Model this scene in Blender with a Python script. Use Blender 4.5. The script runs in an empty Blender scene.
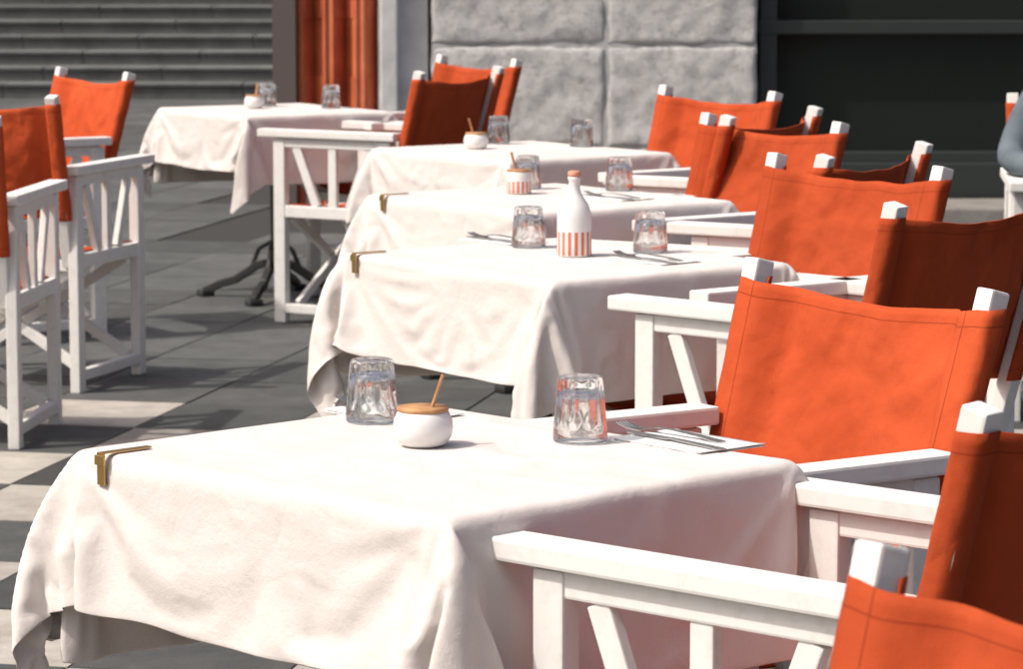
import bpy, bmesh, math, random
from mathutils import Vector, Matrix, noise
random.seed(7)
S=bpy.context.scene
COL=S.collection

# ------------------------------------------------------------ helpers
def link(ob,parent=None):
    COL.objects.link(ob)
    if parent: ob.parent=parent
    return ob
def empty(name,loc=(0,0,0),rz=0.0,parent=None):
    e=bpy.data.objects.new(name,None); e.empty_display_size=.1
    e.location=loc; e.rotation_euler=(0,0,rz); return link(e,parent)
def obj(name,me,loc=(0,0,0),rz=0.0,parent=None):
    o=bpy.data.objects.new(name,me); o.location=loc; o.rotation_euler=(0,0,rz); return link(o,parent)
def tomesh(bm,name,mat,smooth=False):
    bmesh.ops.recalc_face_normals(bm,faces=bm.faces)
    me=bpy.data.meshes.new(name); bm.to_mesh(me); bm.free()
    for m in (mat if isinstance(mat,(list,tuple)) else [mat]): me.materials.append(m)
    if smooth:
        for p in me.polygons: p.use_smooth=True
    return me
def box(bm,c,s,bev=0.0,mi=0,rot=None):
    r=bmesh.ops.create_cube(bm,size=1.0); vs=r['verts']
    M=Matrix.Translation(Vector(c))@(rot.to_4x4() if rot else Matrix.Identity(4))@Matrix.Diagonal((s[0],s[1],s[2],1))
    bmesh.ops.transform(bm,matrix=M,verts=vs)
    fs=set(f for v in vs for f in v.link_faces)
    if bev>0:
        es=set(e for v in vs for e in v.link_edges)
        rr=bmesh.ops.bevel(bm,geom=list(es),offset=bev,segments=2,profile=.6,affect='EDGES')
        fs=set(rr['faces'])|set(f for f in fs if f.is_valid)
    for f in fs:
        if f.is_valid: f.material_index=mi
def beam(bm,a,b,side,ws,wt,bev=.003,mi=0):
    a=Vector(a); b=Vector(b); d=b-a; L=d.length; d.normalize()
    sx=Vector(side); sx=(sx-d*sx.dot(d)).normalized(); ty=d.cross(sx)
    R=Matrix((sx,ty,d)).transposed()
    box(bm,(a+b)/2,(ws,wt,L),bev,mi,R)
def lathe(bm,prof,n=48,mod=None,mi=0,c=(0,0,0)):
    rings=[]
    for (r,z) in prof:
        ring=[]
        for i in range(n):
            a=2*math.pi*i/n
            rr=r*(mod(a,z) if mod else 1)
            ring.append(bm.verts.new((c[0]+rr*math.cos(a),c[1]+rr*math.sin(a),c[2]+z)))
        rings.append(ring)
    for k in range(len(rings)-1):
        for i in range(n):
            f=bm.faces.new((rings[k][i],rings[k][(i+1)%n],rings[k+1][(i+1)%n],rings[k+1][i])); f.material_index=mi; f.smooth=True
    return rings
def cap(bm,ring,mi=0):
    f=bm.faces.new(ring); f.material_index=mi

# ------------------------------------------------------------ materials
def mat(name,col,rough=.6,**k):
    m=bpy.data.materials.new(name); m.use_nodes=True
    nt=m.node_tree; b=nt.nodes['Principled BSDF']
    b.inputs['Base Color'].default_value=(*col,1); b.inputs['Roughness'].default_value=rough
    for a,v in k.items(): b.inputs[a.replace('_',' ')].default_value=v
    return m,nt,b
def N(nt,t,**k):
    n=nt.nodes.new(t)
    for a,v in k.items(): setattr(n,a,v)
    return n
def noisecol(nt,b,c1,c2,scale=5,detail=6,coord='Object',lo=.35,hi=.65,rough=.5):
    tc=N(nt,'ShaderNodeTexCoord'); no=N(nt,'ShaderNodeTexNoise'); no.inputs['Scale'].default_value=scale; no.inputs['Detail'].default_value=detail
    no.inputs['Roughness'].default_value=rough
    r=N(nt,'ShaderNodeValToRGB'); r.color_ramp.elements[0].position=lo; r.color_ramp.elements[1].position=hi
    r.color_ramp.elements[0].color=(*c1,1); r.color_ramp.elements[1].color=(*c2,1)
    nt.links.new(tc.outputs[coord],no.inputs['Vector']); nt.links.new(no.outputs['Fac'],r.inputs['Fac']); nt.links.new(r.outputs['Color'],b.inputs['Base Color'])
    return tc,no,r
def bump(nt,b,tc,scale,strength,dist=.01,coord='Object',detail=6,prev=None,rough=.6):
    no=N(nt,'ShaderNodeTexNoise'); no.inputs['Scale'].default_value=scale; no.inputs['Detail'].default_value=detail; no.inputs['Roughness'].default_value=rough
    bp=N(nt,'ShaderNodeBump'); bp.inputs['Strength'].default_value=strength; bp.inputs['Distance'].default_value=dist
    nt.links.new(tc.outputs[coord],no.inputs['Vector']); nt.links.new(no.outputs['Fac'],bp.inputs['Height'])
    if prev: nt.links.new(prev.outputs['Normal'],bp.inputs['Normal'])
    nt.links.new(bp.outputs['Normal'],b.inputs['Normal']); return bp
def crease(nt,b,tc,scale,strength,dist,prev=None,vec=(1,1,1)):
    mp=N(nt,'ShaderNodeMapping'); mp.inputs['Scale'].default_value=vec
    n1=N(nt,'ShaderNodeTexNoise'); n1.inputs['Scale'].default_value=scale*.7; n1.inputs['Detail'].default_value=2
    nt.links.new(tc.outputs['Object'],mp.inputs[0]); nt.links.new(mp.outputs[0],n1.inputs['Vector'])
    mx=N(nt,'ShaderNodeMix',data_type='RGBA'); mx.inputs['Factor'].default_value=.22
    nt.links.new(mp.outputs[0],mx.inputs['A']); nt.links.new(n1.outputs['Color'],mx.inputs['B'])
    vo=N(nt,'ShaderNodeTexVoronoi',feature='DISTANCE_TO_EDGE'); vo.inputs['Scale'].default_value=scale
    nt.links.new(mx.outputs['Result'],vo.inputs['Vector'])
    pw=N(nt,'ShaderNodeMapRange',interpolation_type='SMOOTHSTEP'); pw.inputs['From Max'].default_value=.18
    nt.links.new(vo.outputs['Distance'],pw.inputs['Value'])
    bp=N(nt,'ShaderNodeBump'); bp.inputs['Strength'].default_value=strength; bp.inputs['Distance'].default_value=dist; bp.invert=True
    nt.links.new(pw.outputs['Result'],bp.inputs['Height'])
    if prev: nt.links.new(prev.outputs['Normal'],bp.inputs['Normal'])
    nt.links.new(bp.outputs['Normal'],b.inputs['Normal']); return bp

M_paint,nt,b=mat('white_paint',(.76,.75,.72),.65); b.inputs['Specular IOR Level'].default_value=.25
tc,_,_=noisecol(nt,b,(.67,.65,.61),(.745,.73,.695),30,6,lo=.3,hi=.5,rough=.6)
bump(nt,b,tc,80,.2,.0015)
def canvas(name,c1,c2):
    m,nt,b=mat(name,c1,.92); b.inputs['Specular IOR Level'].default_value=.08
    tc,no,r=noisecol(nt,b,c1,c2,4,5,lo=.3,hi=.7)
    oi=N(nt,'ShaderNodeObjectInfo'); mp=N(nt,'ShaderNodeVectorMath',operation='ADD')
    nt.links.new(tc.outputs['Object'],mp.inputs[0]); nt.links.new(oi.outputs['Random'],mp.inputs[1]); nt.links.new(mp.outputs[0],no.inputs['Vector'])
    hsv=N(nt,'ShaderNodeHueSaturation'); mr=N(nt,'ShaderNodeMapRange'); mr.inputs['To Min'].default_value=.82; mr.inputs['To Max'].default_value=1.04
    nt.links.new(oi.outputs['Random'],mr.inputs['Value']); nt.links.new(mr.outputs['Result'],hsv.inputs['Value'])
    uv=N(nt,'ShaderNodeUVMap'); sp=N(nt,'ShaderNodeSeparateXYZ'); nt.links.new(uv.outputs['UV'],sp.inputs[0])
    def line(out,pos,wd):
        a=N(nt,'ShaderNodeMath',operation='SUBTRACT'); a.inputs[1].default_value=pos; nt.links.new(out,a.inputs[0])
        c=N(nt,'ShaderNodeMath',operation='ABSOLUTE'); nt.links.new(a.outputs[0],c.inputs[0])
        d=N(nt,'ShaderNodeMath',operation='LESS_THAN'); d.inputs[1].default_value=wd; nt.links.new(c.outputs[0],d.inputs[0]); return d
    ls=[line(sp.outputs['X'],.135,.002),line(sp.outputs['X'],.865,.002),line(sp.outputs['Y'],.935,.003),line(sp.outputs['Y'],.065,.003)]
    mx=ls[0]
    for l in ls[1:]:
        q=N(nt,'ShaderNodeMath',operation='MAXIMUM'); nt.links.new(mx.outputs[0],q.inputs[0]); nt.links.new(l.outputs[0],q.inputs[1]); mx=q
    sc=N(nt,'ShaderNodeMath',operation='MULTIPLY'); sc.inputs[1].default_value=.5; nt.links.new(mx.outputs[0],sc.inputs[0])
    mix=N(nt,'ShaderNodeMix',data_type='RGBA'); mix.inputs['B'].default_value=(.14,.02,.01,1)
    nt.links.new(r.outputs['Color'],hsv.inputs['Color']); nt.links.new(hsv.outputs['Color'],mix.inputs['A']); nt.links.new(sc.outputs[0],mix.inputs['Factor'])
    nt.links.new(mix.outputs['Result'],b.inputs['Base Color'])
    b1=bump(nt,b,tc,8,.55,.018,detail=3); b15=crease(nt,b,tc,7,.35,.006,b1,(1,1,.6)); b2=bump(nt,b,tc,30,.3,.004,detail=4,prev=b15); bump(nt,b,tc,420,.6,.001,prev=b2)
    tr=N(nt,'ShaderNodeBsdfTranslucent'); tr.inputs['Color'].default_value=(.5,.035,.012,1)
    ms=N(nt,'ShaderNodeMixShader'); ms.inputs[0].default_value=.06
    out=nt.nodes['Material Output']
    nt.links.new(b.outputs[0],ms.inputs[1]); nt.links.new(tr.outputs[0],ms.inputs[2]); nt.links.new(ms.outputs[0],out.inputs['Surface'])
    return m
M_orange=canvas('orange_canvas',(.43,.066,.021),(.55,.094,.032))
M_linen,nt,b=mat('linen_cloth',(.78,.73,.71),.92); b.inputs['Specular IOR Level'].default_value=.08
tc,_,_=noisecol(nt,b,(.70,.645,.605),(.75,.70,.665),3,4)
b1=bump(nt,b,tc,6,.25,.012,detail=2); b15=crease(nt,b,tc,5,.42,.006,b1); b2=bump(nt,b,tc,22,.45,.006,detail=4,prev=b15); bump(nt,b,tc,450,.6,.001,prev=b2)
tr=N(nt,'ShaderNodeBsdfTranslucent'); tr.inputs['Color'].default_value=(.7,.58,.52,1)
ms=N(nt,'ShaderNodeMixShader'); ms.inputs[0].default_value=.08
nt.links.new(b.outputs[0],ms.inputs[1]); nt.links.new(tr.outputs[0],ms.inputs[2]); nt.links.new(ms.outputs[0],nt.nodes['Material Output'].inputs['Surface'])
M_napkin,nt,b=mat('napkin_paper',(.80,.78,.76),.9)
tc=N(nt,'ShaderNodeTexCoord'); bump(nt,b,tc,60,.3,.002)
M_glass=bpy.data.materials.new('clear_glass'); M_glass.use_nodes=True; nt=M_glass.node_tree; nt.nodes.remove(nt.nodes['Principled BSDF'])
g=N(nt,'ShaderNodeBsdfGlass'); g.inputs['IOR'].default_value=1.48; g.inputs['Roughness'].default_value=0.0; g.inputs['Color'].default_value=(.985,.99,.99,1)
t=N(nt,'ShaderNodeBsdfTransparent'); t.inputs['Color'].default_value=(.98,.985,.985,1); ms=N(nt,'ShaderNodeMixShader'); ms.inputs[0].default_value=.86
nt.links.new(t.outputs[0],ms.inputs[1]); nt.links.new(g.outputs[0],ms.inputs[2]); nt.links.new(ms.outputs[0],nt.nodes['Material Output'].inputs['Surface'])
M_ceramic,nt,b=mat('white_ceramic',(.76,.75,.73),.32)
M_cerorange,_,_=mat('orange_glaze',(.62,.16,.07),.45)
M_stopper,_,_=mat('stopper_rubber',(.60,.27,.17),.6)
M_wood,nt,b=mat('light_wood',(.45,.22,.09),.6); tc,no,_=noisecol(nt,b,(.33,.15,.06),(.55,.30,.13),40,6)
M_brass,nt,b=mat('aged_brass',(.50,.33,.13),.4,Metallic=1.0)
M_steel,nt,b=mat('polished_steel',(.5,.5,.5),.2,Metallic=1.0)
M_iron,nt,b=mat('black_iron',(.03,.03,.03),.45)
M_board,nt,b=mat('table_board',(.25,.17,.10),.6)

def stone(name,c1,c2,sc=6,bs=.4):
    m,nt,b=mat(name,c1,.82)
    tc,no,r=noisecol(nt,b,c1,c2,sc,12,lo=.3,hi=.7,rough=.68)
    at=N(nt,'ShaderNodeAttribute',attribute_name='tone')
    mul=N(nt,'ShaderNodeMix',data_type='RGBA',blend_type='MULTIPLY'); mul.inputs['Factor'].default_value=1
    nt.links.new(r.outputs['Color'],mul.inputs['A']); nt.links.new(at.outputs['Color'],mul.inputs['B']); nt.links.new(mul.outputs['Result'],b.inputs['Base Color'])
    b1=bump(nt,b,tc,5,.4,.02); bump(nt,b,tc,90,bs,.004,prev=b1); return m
M_basalt=stone('basalt_slab',(.052,.055,.053),(.098,.101,.097))
M_beige=stone('beige_slab',(.25,.225,.195),(.42,.39,.345))
M_mortar,nt,b=mat('mortar',(.03,.03,.029),.95)
M_ground,nt,b=mat('ground_asphalt',(.06,.06,.06),.9); noisecol(nt,b,(.05,.05,.05),(.08,.08,.078),2,6)
M_wall,nt,b=mat('limestone_block',(.6,.6,.6),.9)
tc,no,r=noisecol(nt,b,(.42,.41,.395),(.77,.75,.725),12,15,lo=.32,hi=.52,rough=.76)
b1=bump(nt,b,tc,6,.5,.04,detail=10,rough=.7); bump(nt,b,tc,34,.9,.03,prev=b1,detail=10,rough=.8)
M_joint,nt,b=mat('wall_joint',(.36,.355,.35),.95); tc,_,_=noisecol(nt,b,(.40,.395,.385),(.58,.57,.55),14,8)
M_render,nt,b=mat('pale_render',(.55,.55,.55),.9); tc,_,_=noisecol(nt,b,(.52,.515,.51),(.70,.69,.68),5,8)
bump(nt,b,tc,20,.4,.01)
M_shutter,nt,b=mat('orange_shutter',(.48,.085,.03),.5); noisecol(nt,b,(.50,.12,.05),(.66,.18,.08),6,5)
M_frame,nt,b=mat('dark_frame',(.028,.034,.031),.45)
M_darkglass,nt,b=mat('dark_shop_glass',(.016,.021,.018),.12); b.inputs['Specular IOR Level'].default_value=.35
M_inner,nt,b=mat('dark_interior',(.13,.10,.09),.8)
M_step=stone('shaded_step',(.075,.08,.078),(.13,.136,.132),4)  # shade on the stairs and their risers is put into this dark colour
M_steptop=stone('lit_step_tread',(.16,.165,.16),(.24,.245,.235),4)  # paler colour on the tread tops stands for light falling on them

# ------------------------------------------------------------ ground + paving
bm=bmesh.new(); bmesh.ops.create_grid(bm,x_segments=1,y_segments=1,size=400)
obj('ground',tomesh(bm,'ground',M_ground),(0,0,-.012))
ang=math.radians(-12.0)
e1=Vector((math.cos(ang),math.sin(ang))); e2=Vector((-math.sin(ang),math.cos(ang)))
bm=bmesh.new(); tone=bm.loops.layers.float_color.new('tone')
A,B=.45,.52
for j in range(-10,66):
    for i in range(-30,32):
        a0=i*A; b0=j*B
        c=e1*(a0+A/2)+e2*(b0+B/2)
        if c.y<-3 or c.y>29.2 or abs(c.x)>9: continue
        if c.y>15.9 and c.x>-1.5: continue
        g=.0035
        z=random.uniform(-.0015,.0015)
        pts=[(a0+g,b0+g),(a0+A-g,b0+g),(a0+A-g,b0+B-g),(a0+g,b0+B-g)]
        top=[]; low=[]
        for (p,q) in pts:
            v=e1*p+e2*q; top.append(bm.verts.new((v.x,v.y,z))); low.append(bm.verts.new((v.x,v.y,-.006)))
        fs=[bm.faces.new(top)]+[bm.faces.new((low[k],low[(k+1)%4],top[(k+1)%4],top[k])) for k in range(4)]
        beige=(c.y<10.25 and c.x<1.5 and ((i+j)%2==0))
        tv=random.uniform(.75,1.25)
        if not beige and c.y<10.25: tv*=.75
        for f in fs:
            f.material_index=1 if beige else 0
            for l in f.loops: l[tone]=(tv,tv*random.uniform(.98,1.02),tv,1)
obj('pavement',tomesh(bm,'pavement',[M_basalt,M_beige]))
bm=bmesh.new(); box(bm,(0,12,-.008),(18,34,.004)); obj('pavement_bed',tomesh(bm,'pavement_bed',M_mortar))

bm=bmesh.new(); tone=bm.loops.layers.float_color.new('tone')
for k in range(12):
    y0=28.9+k*.42; z1=(k+1)*.125
    for s in range(14):
        x0=-16+s*1.05+(k%3)*.3; x1=min(x0+1.044,-1.18)
        if x0>-1.2: continue
        n0=len(bm.faces)
        box(bm,((x0+x1)/2,y0+3,z1/2-.02),(x1-x0,6,z1),0,0)
        box(bm,((x0+x1)/2,y0+.19,z1-.002),(x1-x0-.01,.42,.03),.006,1)
        bm.faces.ensure_lookup_table(); tv=random.uniform(.75,1.25)
        for f in bm.faces[n0:]:
            for l in f.loops: l[tone]=(tv,tv,tv,1)
obj('stone_stairs',tomesh(bm,'stone_stairs',[M_step,M_steptop]))

bd=empty('stone_building',(0,17,0))
def roughbox(bm,c,s,amp,seed):
    nx=max(2,int(s[0]/.02)); nz=max(2,int(s[2]/.02))
    G=[]
    for j in range(nz+1):
        row=[]
        for i in range(nx+1):
            x=-s[0]/2+s[0]*i/nx; z=-s[2]/2+s[2]*j/nz
            e=min(i/nx*s[0],(1-i/nx)*s[0],j/nz*s[2],(1-j/nz)*s[2])
            d=noise.fractal(Vector((x*7+seed,z*7,seed*2)),.9,2,6)*amp
            ed=max(0,1-e/(.018+.012*noise.noise(Vector((x*12,z*12,seed)))))
            wob=noise.noise(Vector((x*9+seed,z*9,3)))*.009
            row.append(bm.verts.new((c[0]+x+(wob if i in(0,nx) else 0),c[1]-s[1]/2+d+ed*ed*.008,c[2]+z+(wob if j in(0,nz) else 0))))
        G.append(row)
    for j in range(nz):
        for i in range(nx):
            f=bm.faces.new((G[j][i],G[j][i+1],G[j+1][i+1],G[j+1][i])); f.smooth=True
    bnd=G[0][:]+[r[-1] for r in G[1:]]+G[-1][-2::-1]+[r[0] for r in G[-2:0:-1]]
    back=[bm.verts.new((v.co.x,c[1]+s[1]/2,v.co.z)) for v in bnd]
    for k in range(len(bnd)): bm.faces.new((bnd[k],bnd[(k+1)%len(bnd)],back[(k+1)%len(bnd)],back[k]))
bm=bmesh.new()
random.seed(3)
zs=[0,.36,.89,1.42,1.95,2.5,3.05,3.6,4.2]
for k in range(len(zs)-1):
    z0,z1=zs[k],zs[k+1]
    cuts=[-.42,.49,1.27] if k in(1,2) else ([-.42,.2,.85,1.27] if k%2==0 else [-.42,.49,1.27])
    for a,c in zip(cuts[:-1],cuts[1:]):
        roughbox(bm,((a+c)/2,.2,(z0+z1)/2),(c-a-.018,.4,z1-z0-.012),.011,random.uniform(0,50))
obj('stone_blocks',tomesh(bm,'stone_blocks',M_wall),parent=bd)
bm=bmesh.new(); box(bm,(.425,.210,2.1),(1.672,.4,4.2)); obj('mortar_joints',tomesh(bm,'mortar_joints',M_joint),parent=bd)
bm=bmesh.new(); box(bm,(4.5,.9,5.2),(12,1.2,2.0)); box(bm,(5.9,.25,5.2),(9.2,.5,2.0)); box(bm,(-.56,.25,2.1),(.26,.36,4.2),.01); box(bm,(-.63,.02,2.1),(.09,.1,4.2),.01)
obj('rendered_wall',tomesh(bm,'rendered_wall',M_render),parent=bd)
bm=bmesh.new(); box(bm,(4.5,1.3,2.1),(11.4,.3,4.2)); box(bm,(-1.17,.65,2.1),(.12,1.3,4.2)); box(bm,(2.0,8.2,3.1),(6.3,12,6.2)); obj('inner_wall',tomesh(bm,'inner_wall',M_inner),parent=bd)
bm=bmesh.new()
xs=[-1.10,-1.02,-.94,-.86,-.78,-.70]
for k in range(5):
    ya=.04 if k%2==0 else .18; yb=.18 if k%2==0 else .04
    a=Vector((xs[k]+.006,ya,0)); c=Vector((xs[k+1]-.006,yb,0)); d=c-a
    R=Matrix.Rotation(math.atan2(d.y,d.x),3,'Z')
    box(bm,((a.x+c.x)/2,(a.y+c.y)/2,1.45),(d.length,.035,2.8),.004,0,R)
    for zz in (.45,1.3,2.2):
        box(bm,((a.x+c.x)/2,(a.y+c.y)/2,zz),(d.length*.7,.048,.55),.004,0,R)
obj('folding_shutters',tomesh(bm,'folding_shutters',M_shutter),parent=bd)
bm=bmesh.new()
box(bm,(5.4,.30,.14),(8.26,.44,.28),.01)
for z in (.30,.98,3.2): box(bm,(5.4,.16,z),(8.24,.1,.07),.006)
for x in (1.33,3.6,5.8,8.0): box(bm,(x,.17,1.9),(.09,.11,3.3),.006)
box(bm,(5.4,.18,3.8),(8.2,.2,1.0),.01)
obj('shop_window_frame',tomesh(bm,'shop_window_frame',M_frame),parent=bd)
bm=bmesh.new(); box(bm,(5.4,.22,1.9),(8.2,.012,3.2)); obj('shop_window_glass',tomesh(bm,'shop_window_glass',M_darkglass),parent=bd)
bm=bmesh.new(); tone=bm.loops.layers.float_color.new('tone')
for i in range(10):
    box(bm,(-.42+i*1.0+.5,-.28,.03),(.985,.62,.14),.012)
for f in bm.faces:
    for l in f.loops: l[tone]=(.7,.71,.73,1)
obj('stone_plinth',tomesh(bm,'stone_plinth',M_beige),parent=bd)
bm=bmesh.new(); box(bm,(-9,41,2.6),(16,1,5.2)); 
obj('retaining_wall',tomesh(bm,'retaining_wall',M_joint))

# ------------------------------------------------------------ chair
HX=.285; PX=.277
def chair_frame():
    bm=bmesh.new()
    for s in (-1,1):
        x=s*HX
        for y in (.24,-.24):
            box(bm,(x,y,.351),(.034,.050,.702),.004)
        box(bm,(x,.02,.721),(.062,.62,.030),.005)
        box(bm,(x,0,.686),(.026,.50,.036),.004)
        box(bm,(x,0,.425),(.028,.44,.045),.004)
        box(bm,(x,0,.055),(.03,.44,.035),.004)
        for ya,yb in ((.165,.075),(0,0),(-.165,-.075)):
            beam(bm,(x,ya,.669),(x,yb,.447),(1,0,0),.02,.036,.003)
        beam(bm,(s*PX*.93,-.235,.41),(s*PX,-.385,.965),(1,0,0),.036,.036,.004)
    for y in (.19,-.19):
        beam(bm,(-.265,y-.012,.07),(.265,y-.012,.40),(0,1,0),.02,.034,.003)
        beam(bm,(-.265,y+.012,.40),(.265,y+.012,.07),(0,1,0),.02,.034,.003)
    box(bm,(0,.225,.41),(.53,.022,.035),.003); box(bm,(0,-.225,.41),(.53,.022,.035),.003)
    return tomesh(bm,'chair_frame',M_paint)
ZB,ZT=.56,.938
def postp(s,z):
    k=(z-.41)/.555
    return Vector((s*(PX*.93+(PX-PX*.93)*k),-.235-.15*k,z))
def back_fabric(seed):
    bm=bmesh.new(); uvl=bm.loops.layers.uv.new('UVMap')
    nu,nv=60,26
    R=.0225
    G=[]
    path=[('L',i/10) for i in range(10)]+[('M',i/nu) for i in range(nu+1)]+[('R',(i+1)/10) for i in range(10)]
    n=len(path)
    for j in range(nv+1):
        v=j/nv; z=ZB+(ZT-ZB)*v; row=[]
        pl=postp(-1,z); pr=postp(1,z)
        for q,(k,a) in enumerate(path):
            if k=='M':
                u=a; p=pl.lerp(pr,u)
                sag=4*u*(1-u)
                edge=min(u,1-u)
                sm=min(1,max(0,(edge-.045)*8)); sm=sm*sm*(3-2*sm)
                dy=-.036*sag**.9*(1-.25*abs(v-.5)*2)*sm
                w=noise.noise(Vector((u*3.1+seed*7,v*2.2,seed)))*.014+noise.noise(Vector((u*9+seed*3,v*3.5,seed+4)))*.006
                w+=.006*math.sin(v*17+seed+u*12)*max(0,1-edge*4.5)
                w+=.005*(1-abs(noise.noise(Vector((u*4+v*6,v*3-u*5,seed*3)))))**4
                top=-.022*sag*v**3 + .014*sag*(1-v)**3+.004*noise.noise(Vector((u*6,seed,v*2)))*sm
                p=p+Vector((0,(R+.001)*(1-sm)+dy+w*sm,top))
                uu=.1+.8*u
            else:
                c=pl if k=='L' else pr
                t=a if k=='L' else 1-a
                ang=math.radians(-20-t*250) if k=='L' else math.radians(200+t*250)
                ca,sa=math.cos(ang),math.sin(ang)
                m=max(abs(ca),abs(sa)); f=min(1/m,1.17)*(1+.06*noise.noise(Vector((v*9,t*3,seed))))
                p=c+Vector((ca*R*f,sa*R*f,0))
                uu=(.1*t if k=='L' else 1-.1*t)
            row.append((bm.verts.new(p),uu,v))
        G.append(row)
    for j in range(nv):
        for q in range(n-1):
            a,b_,c,d=G[j][q],G[j][q+1],G[j+1][q+1],G[j+1][q]
            f=bm.faces.new((a[0],b_[0],c[0],d[0])); f.smooth=True
            for l,w in zip(f.loops,(a,b_,c,d)): l[uvl].uv=(w[1],w[2])
    me=bpy.data.meshes.new('back_fabric'); bm.to_mesh(me); bm.free(); me.materials.append(M_orange); return me
def seat_fabric():
    bm=bmesh.new(); uvl=bm.loops.layers.uv.new('UVMap'); G=[]
    nu,nv=20,12
    for j in range(nv+1):
        row=[]
        for i in range(nu+1):
            u=i/nu; v=j/nv; s=4*u*(1-u)
            row.append((bm.verts.new((-.277+.554*u,-.21+.43*v,.454-.03*s+.003*noise.noise(Vector((u*5,v*5,2))))),u,v))
        G.append(row)
    for j in range(nv):
        for i in range(nu):
            q=(G[j][i],G[j][i+1],G[j+1][i+1],G[j+1][i]); f=bm.faces.new([w[0] for w in q]); f.smooth=True
            for l,w in zip(f.loops,q): l[uvl].uv=(w[1],w[2])
    me=bpy.data.meshes.new('seat_fabric'); bm.to_mesh(me); bm.free(); me.materials.append(M_orange); return me
ME_frame=chair_frame(); ME_backs=[back_fabric(s*1.37+.4) for s in range(6)]; ME_seat=seat_fabric()
cnt=[0]
def chair(x,y,fx,fy):
    e=empty('director_chair',(x,y,0),math.atan2(fy,fx)-math.pi/2)
    obj('frame',ME_frame,parent=e)
    b_=obj('back_canvas',ME_backs[cnt[0]%6],parent=e); m=b_.modifiers.new('s','SOLIDIFY'); m.thickness=.0022; m.offset=1
    s_=obj('seat_canvas',ME_seat,parent=e); m=s_.modifiers.new('s','SOLIDIFY'); m.thickness=.003
    cnt[0]+=1
    return e
chairs=[
 (.235,4.83,-.83,-.56),    # A1
 (.425,4.09,-.74,.67),     # B1
 (.158,2.364,-.83,-.56),   # C
 (.655,6.80,-.72,.69),     # B2
 (.485,7.30,-.80,-.60),    # A2
 (.55,8.12,-.85,.52),      # B3
 (.425,8.98,-.80,-.60),    # A3
 (.43,9.75,-.85,.52),      # B4
 (.38,10.65,-.80,-.60),    # A4
 (-.52,12.6,-.85,.52),     # B5
 (-.45,13.3,-.83,-.56),    # A5
 (-1.60,10.87,.3,.95),     # L2
 (-1.69,9.67,.1,.995),     # L1
 (-1.87,12.1,-.83,-.56),   # L3
 (1.84,10.15,-.1,-1),      # R
]
for c in chairs: chair(*c)

# ------------------------------------------------------------ tables + cloths
W,Ln,TZ=.65,.77,.758
def table_mesh():
    bm=bmesh.new(); box(bm,(0,0,TZ-.008),(W-.01,Ln-.01,.012),.003); return tomesh(bm,'tabletop',M_board)
def base_mesh():
    bm=bmesh.new()
    lathe(bm,[(.018,.10),(.03,.12),(.022,.16),(.03,.2),(.02,.24),(.02,.6),(.03,.66),(.022,.70),(.06,.735)],20)
    for k in range(4):
        a=math.pi/4+k*math.pi/2; d=Vector((math.cos(a),math.sin(a),0)); sd=(-d.y,d.x,0)
        pts=[(.0,.15),(.08,.13),(.16,.075),(.24,.05),(.30,.02)]
        for (r0,z0),(r1,z1) in zip(pts[:-1],pts[1:]):
            beam(bm,d*r0+Vector((0,0,z0)),d*(r1+.006)+Vector((0,0,z1)),sd,.03,.034,.006)
        box(bm,d*.30+Vector((0,0,.014)),(.06,.06,.028),.01)
        pts=[(.0,.24),(.07,.20),(.10,.13)]
        for (r0,z0),(r1,z1) in zip(pts[:-1],pts[1:]):
            beam(bm,d*r0+Vector((0,0,z0)),d*r1+Vector((0,0,z1)),sd,.016,.016,.003)
        beam(bm,d*0+Vector((0,0,.728)),d*.24+Vector((0,0,.736)),sd,.03,.014,.002)
    return tomesh(bm,'pedestal',M_iron)
ME_top=table_mesh(); ME_base=base_mesh()

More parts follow.
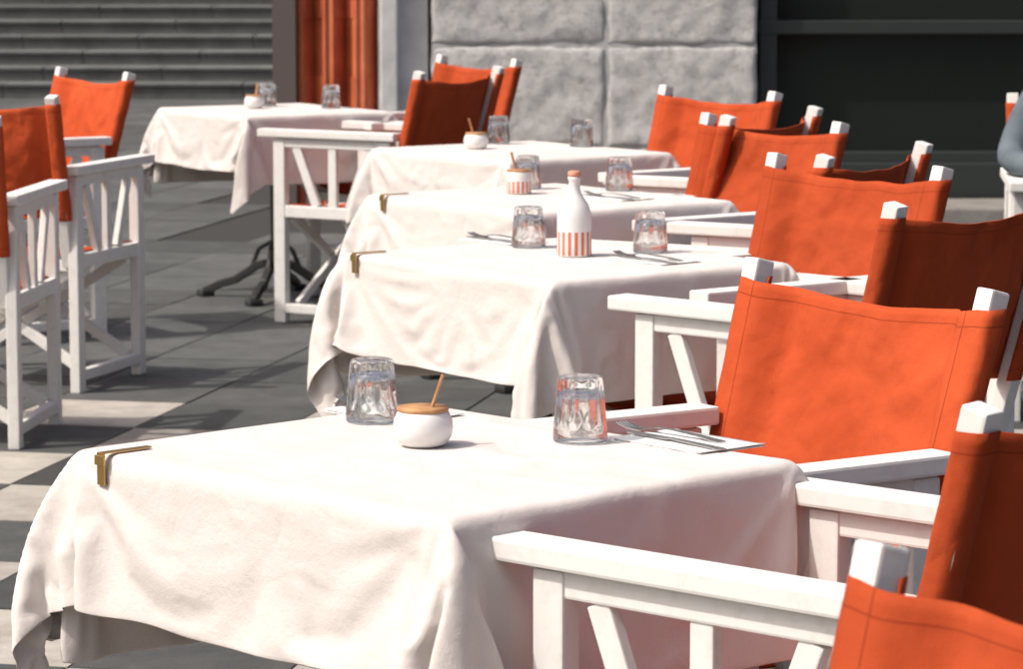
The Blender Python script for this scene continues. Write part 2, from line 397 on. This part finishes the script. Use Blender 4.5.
def drape(hangs,seed,frames=85,nh=20,nt=40):
    hx0,hx1,hy0,hy1=hangs
    def coords(L,h0,h1):
        return [-L/2-h0+h0*i/nh for i in range(nh)]+[-L/2+L*i/nt for i in range(nt+1)]+[L/2+h1*(i+1)/nh for i in range(nh)]
    xs=coords(W,hx0,hx1); ys=coords(Ln,hy0,hy1)
    bm=bmesh.new(); G=[]
    for y in ys:
        row=[]
        for x in xs:
            fx=max(0,abs(x)-W/2); fy=max(0,abs(y)-Ln/2); d=math.hypot(fx,fy)
            z=TZ+.006-d*.15+(noise.noise(Vector((x*8+seed*5,y*8,seed)))*.03*min(1,d*8) if d>0 else 0)
            if fx>0 and fy>0: z+=min(fx,fy)*1.0
            row.append(bm.verts.new((x,y,z)))
        G.append(row)
    for j in range(len(ys)-1):
        for i in range(len(xs)-1):
            f=bm.faces.new((G[j][i],G[j][i+1],G[j+1][i+1],G[j+1][i])); f.smooth=True
    bm.verts.index_update()
    pin=[v.index for v in bm.verts if abs(v.co.x)<=W/2+1e-5 and abs(v.co.y)<=Ln/2+1e-5]
    me=bpy.data.meshes.new('sim'); bm.to_mesh(me); bm.free(); me.materials.append(M_linen)
    ob=obj('sim_cloth',me); vg=ob.vertex_groups.new(name='pin'); vg.add(pin,1.0,'ADD')
    bm=bmesh.new(); box(bm,(0,0,TZ-.27),(W-.004,Ln-.004,.53),.004); co=obj('sim_col',tomesh(bm,'c',M_board))
    co.modifiers.new('Collision','COLLISION'); co.collision.thickness_outer=.004; co.collision.cloth_friction=15
    md=ob.modifiers.new('Cloth','CLOTH'); st=md.settings
    st.quality=7; st.mass=.3; st.vertex_group_mass='pin'
    st.tension_stiffness=30; st.compression_stiffness=30; st.shear_stiffness=30; st.bending_stiffness=.10; st.air_damping=1.2
    st.tension_damping=6; st.compression_damping=6; st.shear_damping=6; st.bending_damping=.4
    md.collision_settings.distance_min=.004; md.collision_settings.collision_quality=3
    md.collision_settings.use_self_collision=True; md.collision_settings.self_distance_min=.004
    md.point_cache.frame_start=1; md.point_cache.frame_end=frames
    S.frame_start=1; S.frame_end=frames
    for f in range(1,frames+1): S.frame_set(f)
    dg=bpy.context.evaluated_depsgraph_get()
    out=bpy.data.meshes.new_from_object(ob.evaluated_get(dg))
    out.name='tablecloth'
    bpy.data.objects.remove(ob); bpy.data.objects.remove(co)
    S.frame_set(1)
    return out
ME_c1=drape((.225,.25,.27,.31),1.3)
ME_c2=drape((.23,.25,.26,.30),4.1)

tables=[(-.110,4.54,44,ME_c1),(.115,7.30,37,ME_c2),(.10,8.95,37,ME_c1),(.03,10.85,36,ME_c2),(-.956,13.3,32,ME_c1)]
for k,(x,y,a,mc) in enumerate(tables):
    e=empty('cafe_table',(x,y,0),math.radians(a))
    obj('tabletop',ME_top,parent=e); obj('pedestal',ME_base,parent=e)
    c=obj('tablecloth',mc,(x,y,0),math.radians(a+(180 if k in(3,) else 0)))
    m=c.modifiers.new('s','SOLIDIFY'); m.thickness=.0016; m.offset=1
    m=c.modifiers.new('ss','SUBSURF'); m.levels=1; m.render_levels=1
CT=TZ+.009
def onT(k,u,v):
    x,y,a,_=tables[k]; a=math.radians(a); return Vector((x+u*math.cos(a)-v*math.sin(a), y+u*math.sin(a)+v*math.cos(a)))

bm=bmesh.new()
box(bm,(.026,0,.002),(.085,.012,.0025),.0006)
box(bm,(-.016,0,-.020),(.003,.016,.046),.0008)
box(bm,(.008,0,-.042),(.048,.014,.0022),.0006)
box(bm,(-.018,0,-.008),(.004,.021,.014),.001)
ME_clip=tomesh(bm,'tablecloth_clip',M_brass)
for k,v in ((0,.31),(1,.325),(2,.30)):
    p=onT(k,-W/2,v); obj('tablecloth_clip',ME_clip,(p.x,p.y,CT),math.radians(tables[k][2]))

# ------------------------------------------------------------ table things
def glass_mesh():
    bm=bmesh.new(); n=160
    def flute(a,z):
        k=max(0,min(1,(z-.022)/.010))*max(0,min(1,(.0925-z)/.005))
        return 1-.10*k*(1-abs(math.sin(a*5))**1.2)
    outer=[(.0365,0),(.0385,.001),(.0392,.004),(.0388,.018),(.0387,.022),(.0384,.027),(.0380,.034),(.0368,.05),(.0355,.066),(.0340,.080),(.033,.087),(.0315,.0915),(.028,.0935)]
    lathe(bm,outer,n,flute)
    top=lathe(bm,[(.028,.0935),(.022,.0925),(.010,.0915)],n)
    cap(bm,top[-1])
    inner=[(.0365,0),(.0362,.004),(.0350,.02),(.0325,.045),(.0300,.062),(.027,.0695),(.020,.0735),(.010,.0745)]
    ri=lathe(bm,inner,n); cap(bm,ri[-1])
    bmesh.ops.remove_doubles(bm,verts=bm.verts,dist=.00001)
    return tomesh(bm,'drinking_glass',M_glass)
ME_g=glass_mesh()
for (x,y) in [(-.207,4.84),(.098,4.65),(.039,7.52),(.313,7.40),(.045,9.22),(.30,9.15),(-.044,11.15),(.234,11.0),(-1.0,13.5),(-.73,13.35)]:
    obj('drinking_glass',ME_g,(x,y,CT),random.uniform(0,1))
def bowl_obj(x,y,stripes=False,s=1.0,rz=0.):
    e=empty('striped_sugar_pot' if stripes else 'sugar_bowl',(x,y,CT),rz)
    bm=bmesh.new()
    if stripes: prof=[(.0,.0),(.030,.0),(.034,.003),(.0345,.02),(.0345,.035),(.034,.058),(.032,.062),(.030,.060),(.030,.03),(.0,.01)]
    else: prof=[(.0,.0),(.026,.0),(.033,.004),(.039,.014),(.041,.025),(.0395,.037),(.035,.046),(.033,.048),(.031,.046),(.034,.035),(.033,.02),(.0,.010)]
    prof=[(r*s,z*s) for r,z in prof]
    lathe(bm,prof,64)
    if stripes:
        bm.faces.ensure_lookup_table()
        for f in bm.faces:
            c=f.calc_center_median(); a=math.atan2(c.y,c.x); 
            if .004<c.z<.034 and int((a+math.pi)/(2*math.pi)*32)%2==0 and c.xy.length>.031: f.material_index=1
    obj('pot',tomesh(bm,'pot',[M_ceramic,M_cerorange]),parent=e)
    bm=bmesh.new(); zt=(.0605 if stripes else .0475)*s; rl=(.033 if stripes else .0345)*s
    lathe(bm,[(0,zt),(rl,zt),(rl+.001,zt+.003),(rl,zt+.006),(0,zt+.006)],48)
    obj('wooden_lid',tomesh(bm,'wooden_lid',M_wood),parent=e)
    bm=bmesh.new(); beam(bm,(.008,0,zt-.01),(.028,.005,zt+.052),(0,1,0),.007,.004,.0012)
    obj('wooden_spoon',tomesh(bm,'wooden_spoon',M_wood),parent=e)
bowl_obj(-.125,4.61,False,1.04,-.3)
bowl_obj(.02,9.05,True,1.0,2.2)
bowl_obj(-.117,10.9,False,1.0,2.4)
bowl_obj(-1.04,13.35,False,1.0,1)
e=empty('ceramic_bottle',(.14,7.32,CT))
bm=bmesh.new()
lathe(bm,[(0,0),(.036,0),(.0385,.003),(.0385,.03),(.0385,.055),(.0385,.085),(.037,.098),(.031,.115),(.021,.130),(.0145,.142),(.0125,.152),(.0125,.168),(.0145,.171),(.0145,.176),(.009,.177)],64)
bm.faces.ensure_lookup_table()
for f in bm.faces:
    c=f.calc_center_median(); a=math.atan2(c.y,c.x)
    if .003<c.z<.055 and int((a+math.pi)/(2*math.pi)*32)%2==0 and c.xy.length>.03: f.material_index=1
obj('body',tomesh(bm,'body',[M_ceramic,M_cerorange]),parent=e)
bm=bmesh.new(); lathe(bm,[(0,.176),(.013,.176),(.015,.180),(.0145,.188),(.010,.190),(0,.190)],32); obj('stopper',tomesh(bm,'stopper',M_stopper),parent=e)

def napkin(x,y,a,w=.19,l=.12):
    bm=bmesh.new(); 
    for k,(o,s) in enumerate(((0,1),(.003,.985))):
        G=[[bm.verts.new((-w/2*s+w*s*i/14+o,-l/2*s+l*s*j/9,.0006+k*.0016+.0008*noise.noise(Vector((i*.4,j*.4,k+x*9)))+(.0012 if i in(0,14) and k else 0))) for i in range(15)] for j in range(10)]
        for j in range(9):
            for i in range(14):
                f=bm.faces.new((G[j][i],G[j][i+1],G[j+1][i+1],G[j+1][i])); f.smooth=True
    o=obj('paper_napkin',tomesh(bm,'paper_napkin',M_napkin),(x,y,CT-.002),math.radians(a)); m=o.modifiers.new('s','SOLIDIFY'); m.thickness=.0008
def ribbon(bm,pts,th=.0018):
    prev=None
    for (x,w,z) in pts:
        cur=[bm.verts.new((x,-w,z)),bm.verts.new((x,w,z)),bm.verts.new((x,w,z-th)),bm.verts.new((x,-w,z-th))]
        if prev:
            for k in range(4): bm.faces.new((prev[k],prev[(k+1)%4],cur[(k+1)%4],cur[k]))
        else: bm.faces.new(cur)
        prev=cur
    bm.faces.new(prev[::-1])
def fork_mesh():
    bm=bmesh.new()
    ribbon(bm,[(-.10,.004,.003),(-.098,.009,.003),(-.085,.0095,.004),(-.05,.005,.008),(0,.0032,.011),(.03,.0035,.010),(.042,.009,.007),(.05,.0115,.005),(.056,.0118,.0045)])
    for k in range(4):
        n0=len(bm.verts); yo=-.0095+k*.00633
        ribbon(bm,[(.055,.0019,.0045),(.075,.0017,.005),(.092,.0014,.009),(.10,.0006,.012)])
        bm.verts.ensure_lookup_table()
        for v in bm.verts[n0:]: v.co.y+=yo
    return tomesh(bm,'fork',M_steel)
def knife_mesh():
    bm=bmesh.new(); ribbon(bm,[(-.11,.005,.004),(-.108,.009,.004),(-.06,.0075,.005),(0,.005,.006),(.005,.008,.005),(.06,.0095,.004),(.09,.008,.004),(.105,.002,.004)],.0015)
    return tomesh(bm,'knife',M_steel)
ME_fork=fork_mesh(); ME_knife=knife_mesh()
def setting(x,y,a,fd=0,w=.19,l=.12):
    napkin(x,y,a,w,l)
    r=math.radians(a); d=Vector((-math.sin(r),math.cos(r))); q=Vector((math.cos(r),math.sin(r)))
    obj('fork',ME_fork,(x+d.x*.016-q.x*(.03+fd),y+d.y*.016-q.y*(.03+fd),CT),r+.08+math.pi)
    obj('knife',ME_knife,(x-d.x*.02-q.x*.01,y-d.y*.02-q.y*.01,CT),r-.05+math.pi)
setting(.250,4.645,-50,.02,.19,.13)
setting(-.18,4.93,-46)
setting(.31,7.22,-50); setting(.28,8.9,-50); setting(-.02,7.67,-50)

# ------------------------------------------------------------ seated person at the right
def person(x,y,rz):
    e=empty('seated_person',(x,y,0),rz)
    M_sk,_,_=mat('skin',(.50,.30,.21),.55); M_j,nt,b=mat('jacket',(.13,.17,.20),.85); tc,_,_=noisecol(nt,b,(.075,.10,.12),(.12,.15,.17),8,5)
    bump(nt,b,tc,14,.6,.01)
    M_t,_,_=mat('trousers',(.04,.045,.06),.9); M_h,_,_=mat('hair',(.05,.03,.02),.7); M_sh,_,_=mat('shoe_leather',(.03,.025,.02),.4)
    def skin(name,verts,edges,rad,m,root=0,sub=2):
        me=bpy.data.meshes.new(name); me.from_pydata(verts,edges,[]); o=obj(name,me,parent=e)
        sk=o.modifiers.new('sk','SKIN'); 
        for i,r in enumerate(rad):
            sv=me.skin_vertices[0].data[i]; sv.radius=(r,r) if not isinstance(r,tuple) else r; sv.use_root=(i==root)
        sk.use_smooth_shade=True
        s=o.modifiers.new('ss','SUBSURF'); s.levels=sub; s.render_levels=sub; me.materials.append(m); return o
    V=[(0,-.10,.54),(0,-.14,.69),(0,-.17,.83),(0,-.17,.97),(0,-.15,1.07),
       (-.10,-.16,1.02),(-.18,-.15,1.0),(-.25,-.12,.88),(-.29,-.06,.785),(-.27,.10,.775),(-.22,.17,.775),
       (.10,-.16,1.02),(.18,-.15,1.0),(.25,-.12,.88),(.29,-.06,.785),(.27,.10,.775),(.22,.17,.775)]
    E=[(0,1),(1,2),(2,3),(3,4),(3,5),(5,6),(6,7),(7,8),(8,9),(9,10),(3,11),(11,12),(12,13),(13,14),(14,15),(15,16)]
    R=[(.15,.12),(.145,.11),(.15,.115),(.13,.10),.06,.085,.066,.056,.05,.042,.034,.085,.066,.056,.05,.042,.034]
    skin('jacket_body',V,E,R,M_j)
    V=[(0,-.08,.54),(-.09,-.06,.54),(-.12,.20,.54),(-.13,.38,.52),(-.13,.40,.28),(-.13,.38,.09),(.09,-.06,.54),(.12,.20,.54),(.13,.38,.52),(.13,.40,.28),(.13,.38,.09)]
    skin('trousers',V,[(0,1),(1,2),(2,3),(3,4),(4,5),(0,6),(6,7),(7,8),(8,9),(9,10)],[.12,.10,.082,.065,.055,.045,.10,.082,.065,.055,.045],M_t)
    for s in (-1,1):
        skin('shoe',[(s*.13,.36,.045),(s*.13,.46,.035),(s*.14,.56,.028)],[(0,1),(1,2)],[.045,.042,.028],M_sh)
        hb=Vector((s*.215,.18,.772))
        V=[hb,hb+Vector((-s*.004,.05,0)),hb+Vector((-s*.006,.08,0))]; E=[(0,1),(1,2)]
        skin('palm',[tuple(v) for v in V],E,[(.022,.02),(.034,.016),(.030,.014)],M_sk)
        for k,(ox,ln) in enumerate(((-.027,.062),(-.009,.074),(.009,.070),(.026,.055))):
            p0=hb+Vector((ox,.07,0)); skin('finger_%d'%(k+1),[tuple(p0),tuple(p0+Vector((0,.02+ln*.35,.004))),tuple(p0+Vector((0,.02+ln*.7,-.006))),tuple(p0+Vector((0,.02+ln*.9,-.022)))],[(0,1),(1,2),(2,3)],[.009,.009,.008,.007],M_sk)
        p0=hb+Vector((-s*.02,.03,0)); skin('thumb',[tuple(p0),tuple(p0+Vector((-s*.025,.03,-.005))),tuple(p0+Vector((-s*.03,.058,-.01)))],[(0,1),(1,2)],[.011,.010,.008],M_sk)
    skin('neck',[(0,-.155,1.04),(0,-.14,1.12),(0,-.125,1.17)],[(0,1),(1,2)],[.058,.054,.055],M_sk)
    bm=bmesh.new(); bmesh.ops.create_uvsphere(bm,u_segments=32,v_segments=24,radius=1)
    for v in bm.verts:
        c=v.co; z=c.z; tap=1-.25*max(0,-z); c.x*=.075*tap; c.y*=.095*tap; c.z*=.118
        if c.y>0 and abs(c.x)<.014 and -.035<c.z<.012: c.y+=.018*(1-abs(c.x)/.014)*(.4+.6*(-c.z+.012)/.047)
        if c.y>.03 and .008<c.z<.03 and .018<abs(c.x)<.045: c.y-=.006
    bmesh.ops.translate(bm,verts=bm.verts,vec=(0,-.11,1.26))
    for s in (-1,1):
        r=bmesh.ops.create_uvsphere(bm,u_segments=12,v_segments=8,radius=1); bmesh.ops.transform(bm,matrix=Matrix.Translation((s*.075,-.115,1.255))@Matrix.Diagonal((.009,.018,.03,1)),verts=r['verts'])
    obj('head',tomesh(bm,'head',M_sk,True),parent=e)
    bm=bmesh.new()
    for s in (-1,1):
        r=bmesh.ops.create_uvsphere(bm,u_segments=12,v_segments=8,radius=.010); bmesh.ops.translate(bm,verts=r['verts'],vec=(s*.03,-.032,1.272))
    obj('eyes',tomesh(bm,'eyes',M_sh,True),parent=e)
    bm=bmesh.new(); box(bm,(0,-.0285,1.205),(.045,.01,.008),.003); obj('mouth',tomesh(bm,'mouth',M_cerorange),parent=e)
    bm=bmesh.new(); bmesh.ops.create_uvsphere(bm,u_segments=32,v_segments=24,radius=1)
    bmesh.ops.delete(bm,geom=[v for v in bm.verts if v.co.z<.25 and v.co.y>-.1+.5*v.co.z],context='VERTS')
    for v in bm.verts: v.co=Vector((v.co.x*.083,v.co.y*.104-.113,v.co.z*.127+1.263))+Vector((0,0,noise.noise(v.co*6)*.006))
    obj('hair',tomesh(bm,'hair',M_h,True),parent=e)
person(1.83,10.13,math.atan2(-1,-.1)-math.pi/2)

# ------------------------------------------------------------ light, sky, camera
EL=math.radians(53)
tosun=Vector((-.92,-.38,0)).normalized()*math.cos(EL)+Vector((0,0,math.sin(EL)))
L=bpy.data.lights.new('sun','SUN'); L.energy=3.4; L.angle=math.radians(1.2); L.color=(1,.945,.865)
lo=bpy.data.objects.new('sun',L); lo.rotation_euler=tosun.to_track_quat('Z','Y').to_euler(); lo.location=(-5,-2,8); link(lo)
w=bpy.data.worlds.new('World'); S.world=w; w.use_nodes=True; nt=w.node_tree
sk=nt.nodes.new('ShaderNodeTexSky'); sk.sky_type='NISHITA'; sk.sun_disc=False; sk.sun_elevation=EL; sk.sun_rotation=math.atan2(tosun.x,tosun.y)
sk.dust_density=7.0; sk.air_density=.7
nt.links.new(sk.outputs[0],nt.nodes['Background'].inputs[0]); nt.nodes['Background'].inputs[1].default_value=.145
cam=bpy.data.cameras.new('camera'); co=bpy.data.objects.new('camera',cam); link(co)
cam.sensor_width=36; cam.lens=116.0; cam.clip_end=1500; cam.clip_start=.05
co.location=(0,0,1.495); co.rotation_euler=(math.radians(90-7.05),0,0)
cam.dof.use_dof=True; cam.dof.focus_distance=5.0; cam.dof.aperture_fstop=15
S.camera=co
S.view_settings.view_transform='Standard'; S.view_settings.look='None'; S.view_settings.exposure=0
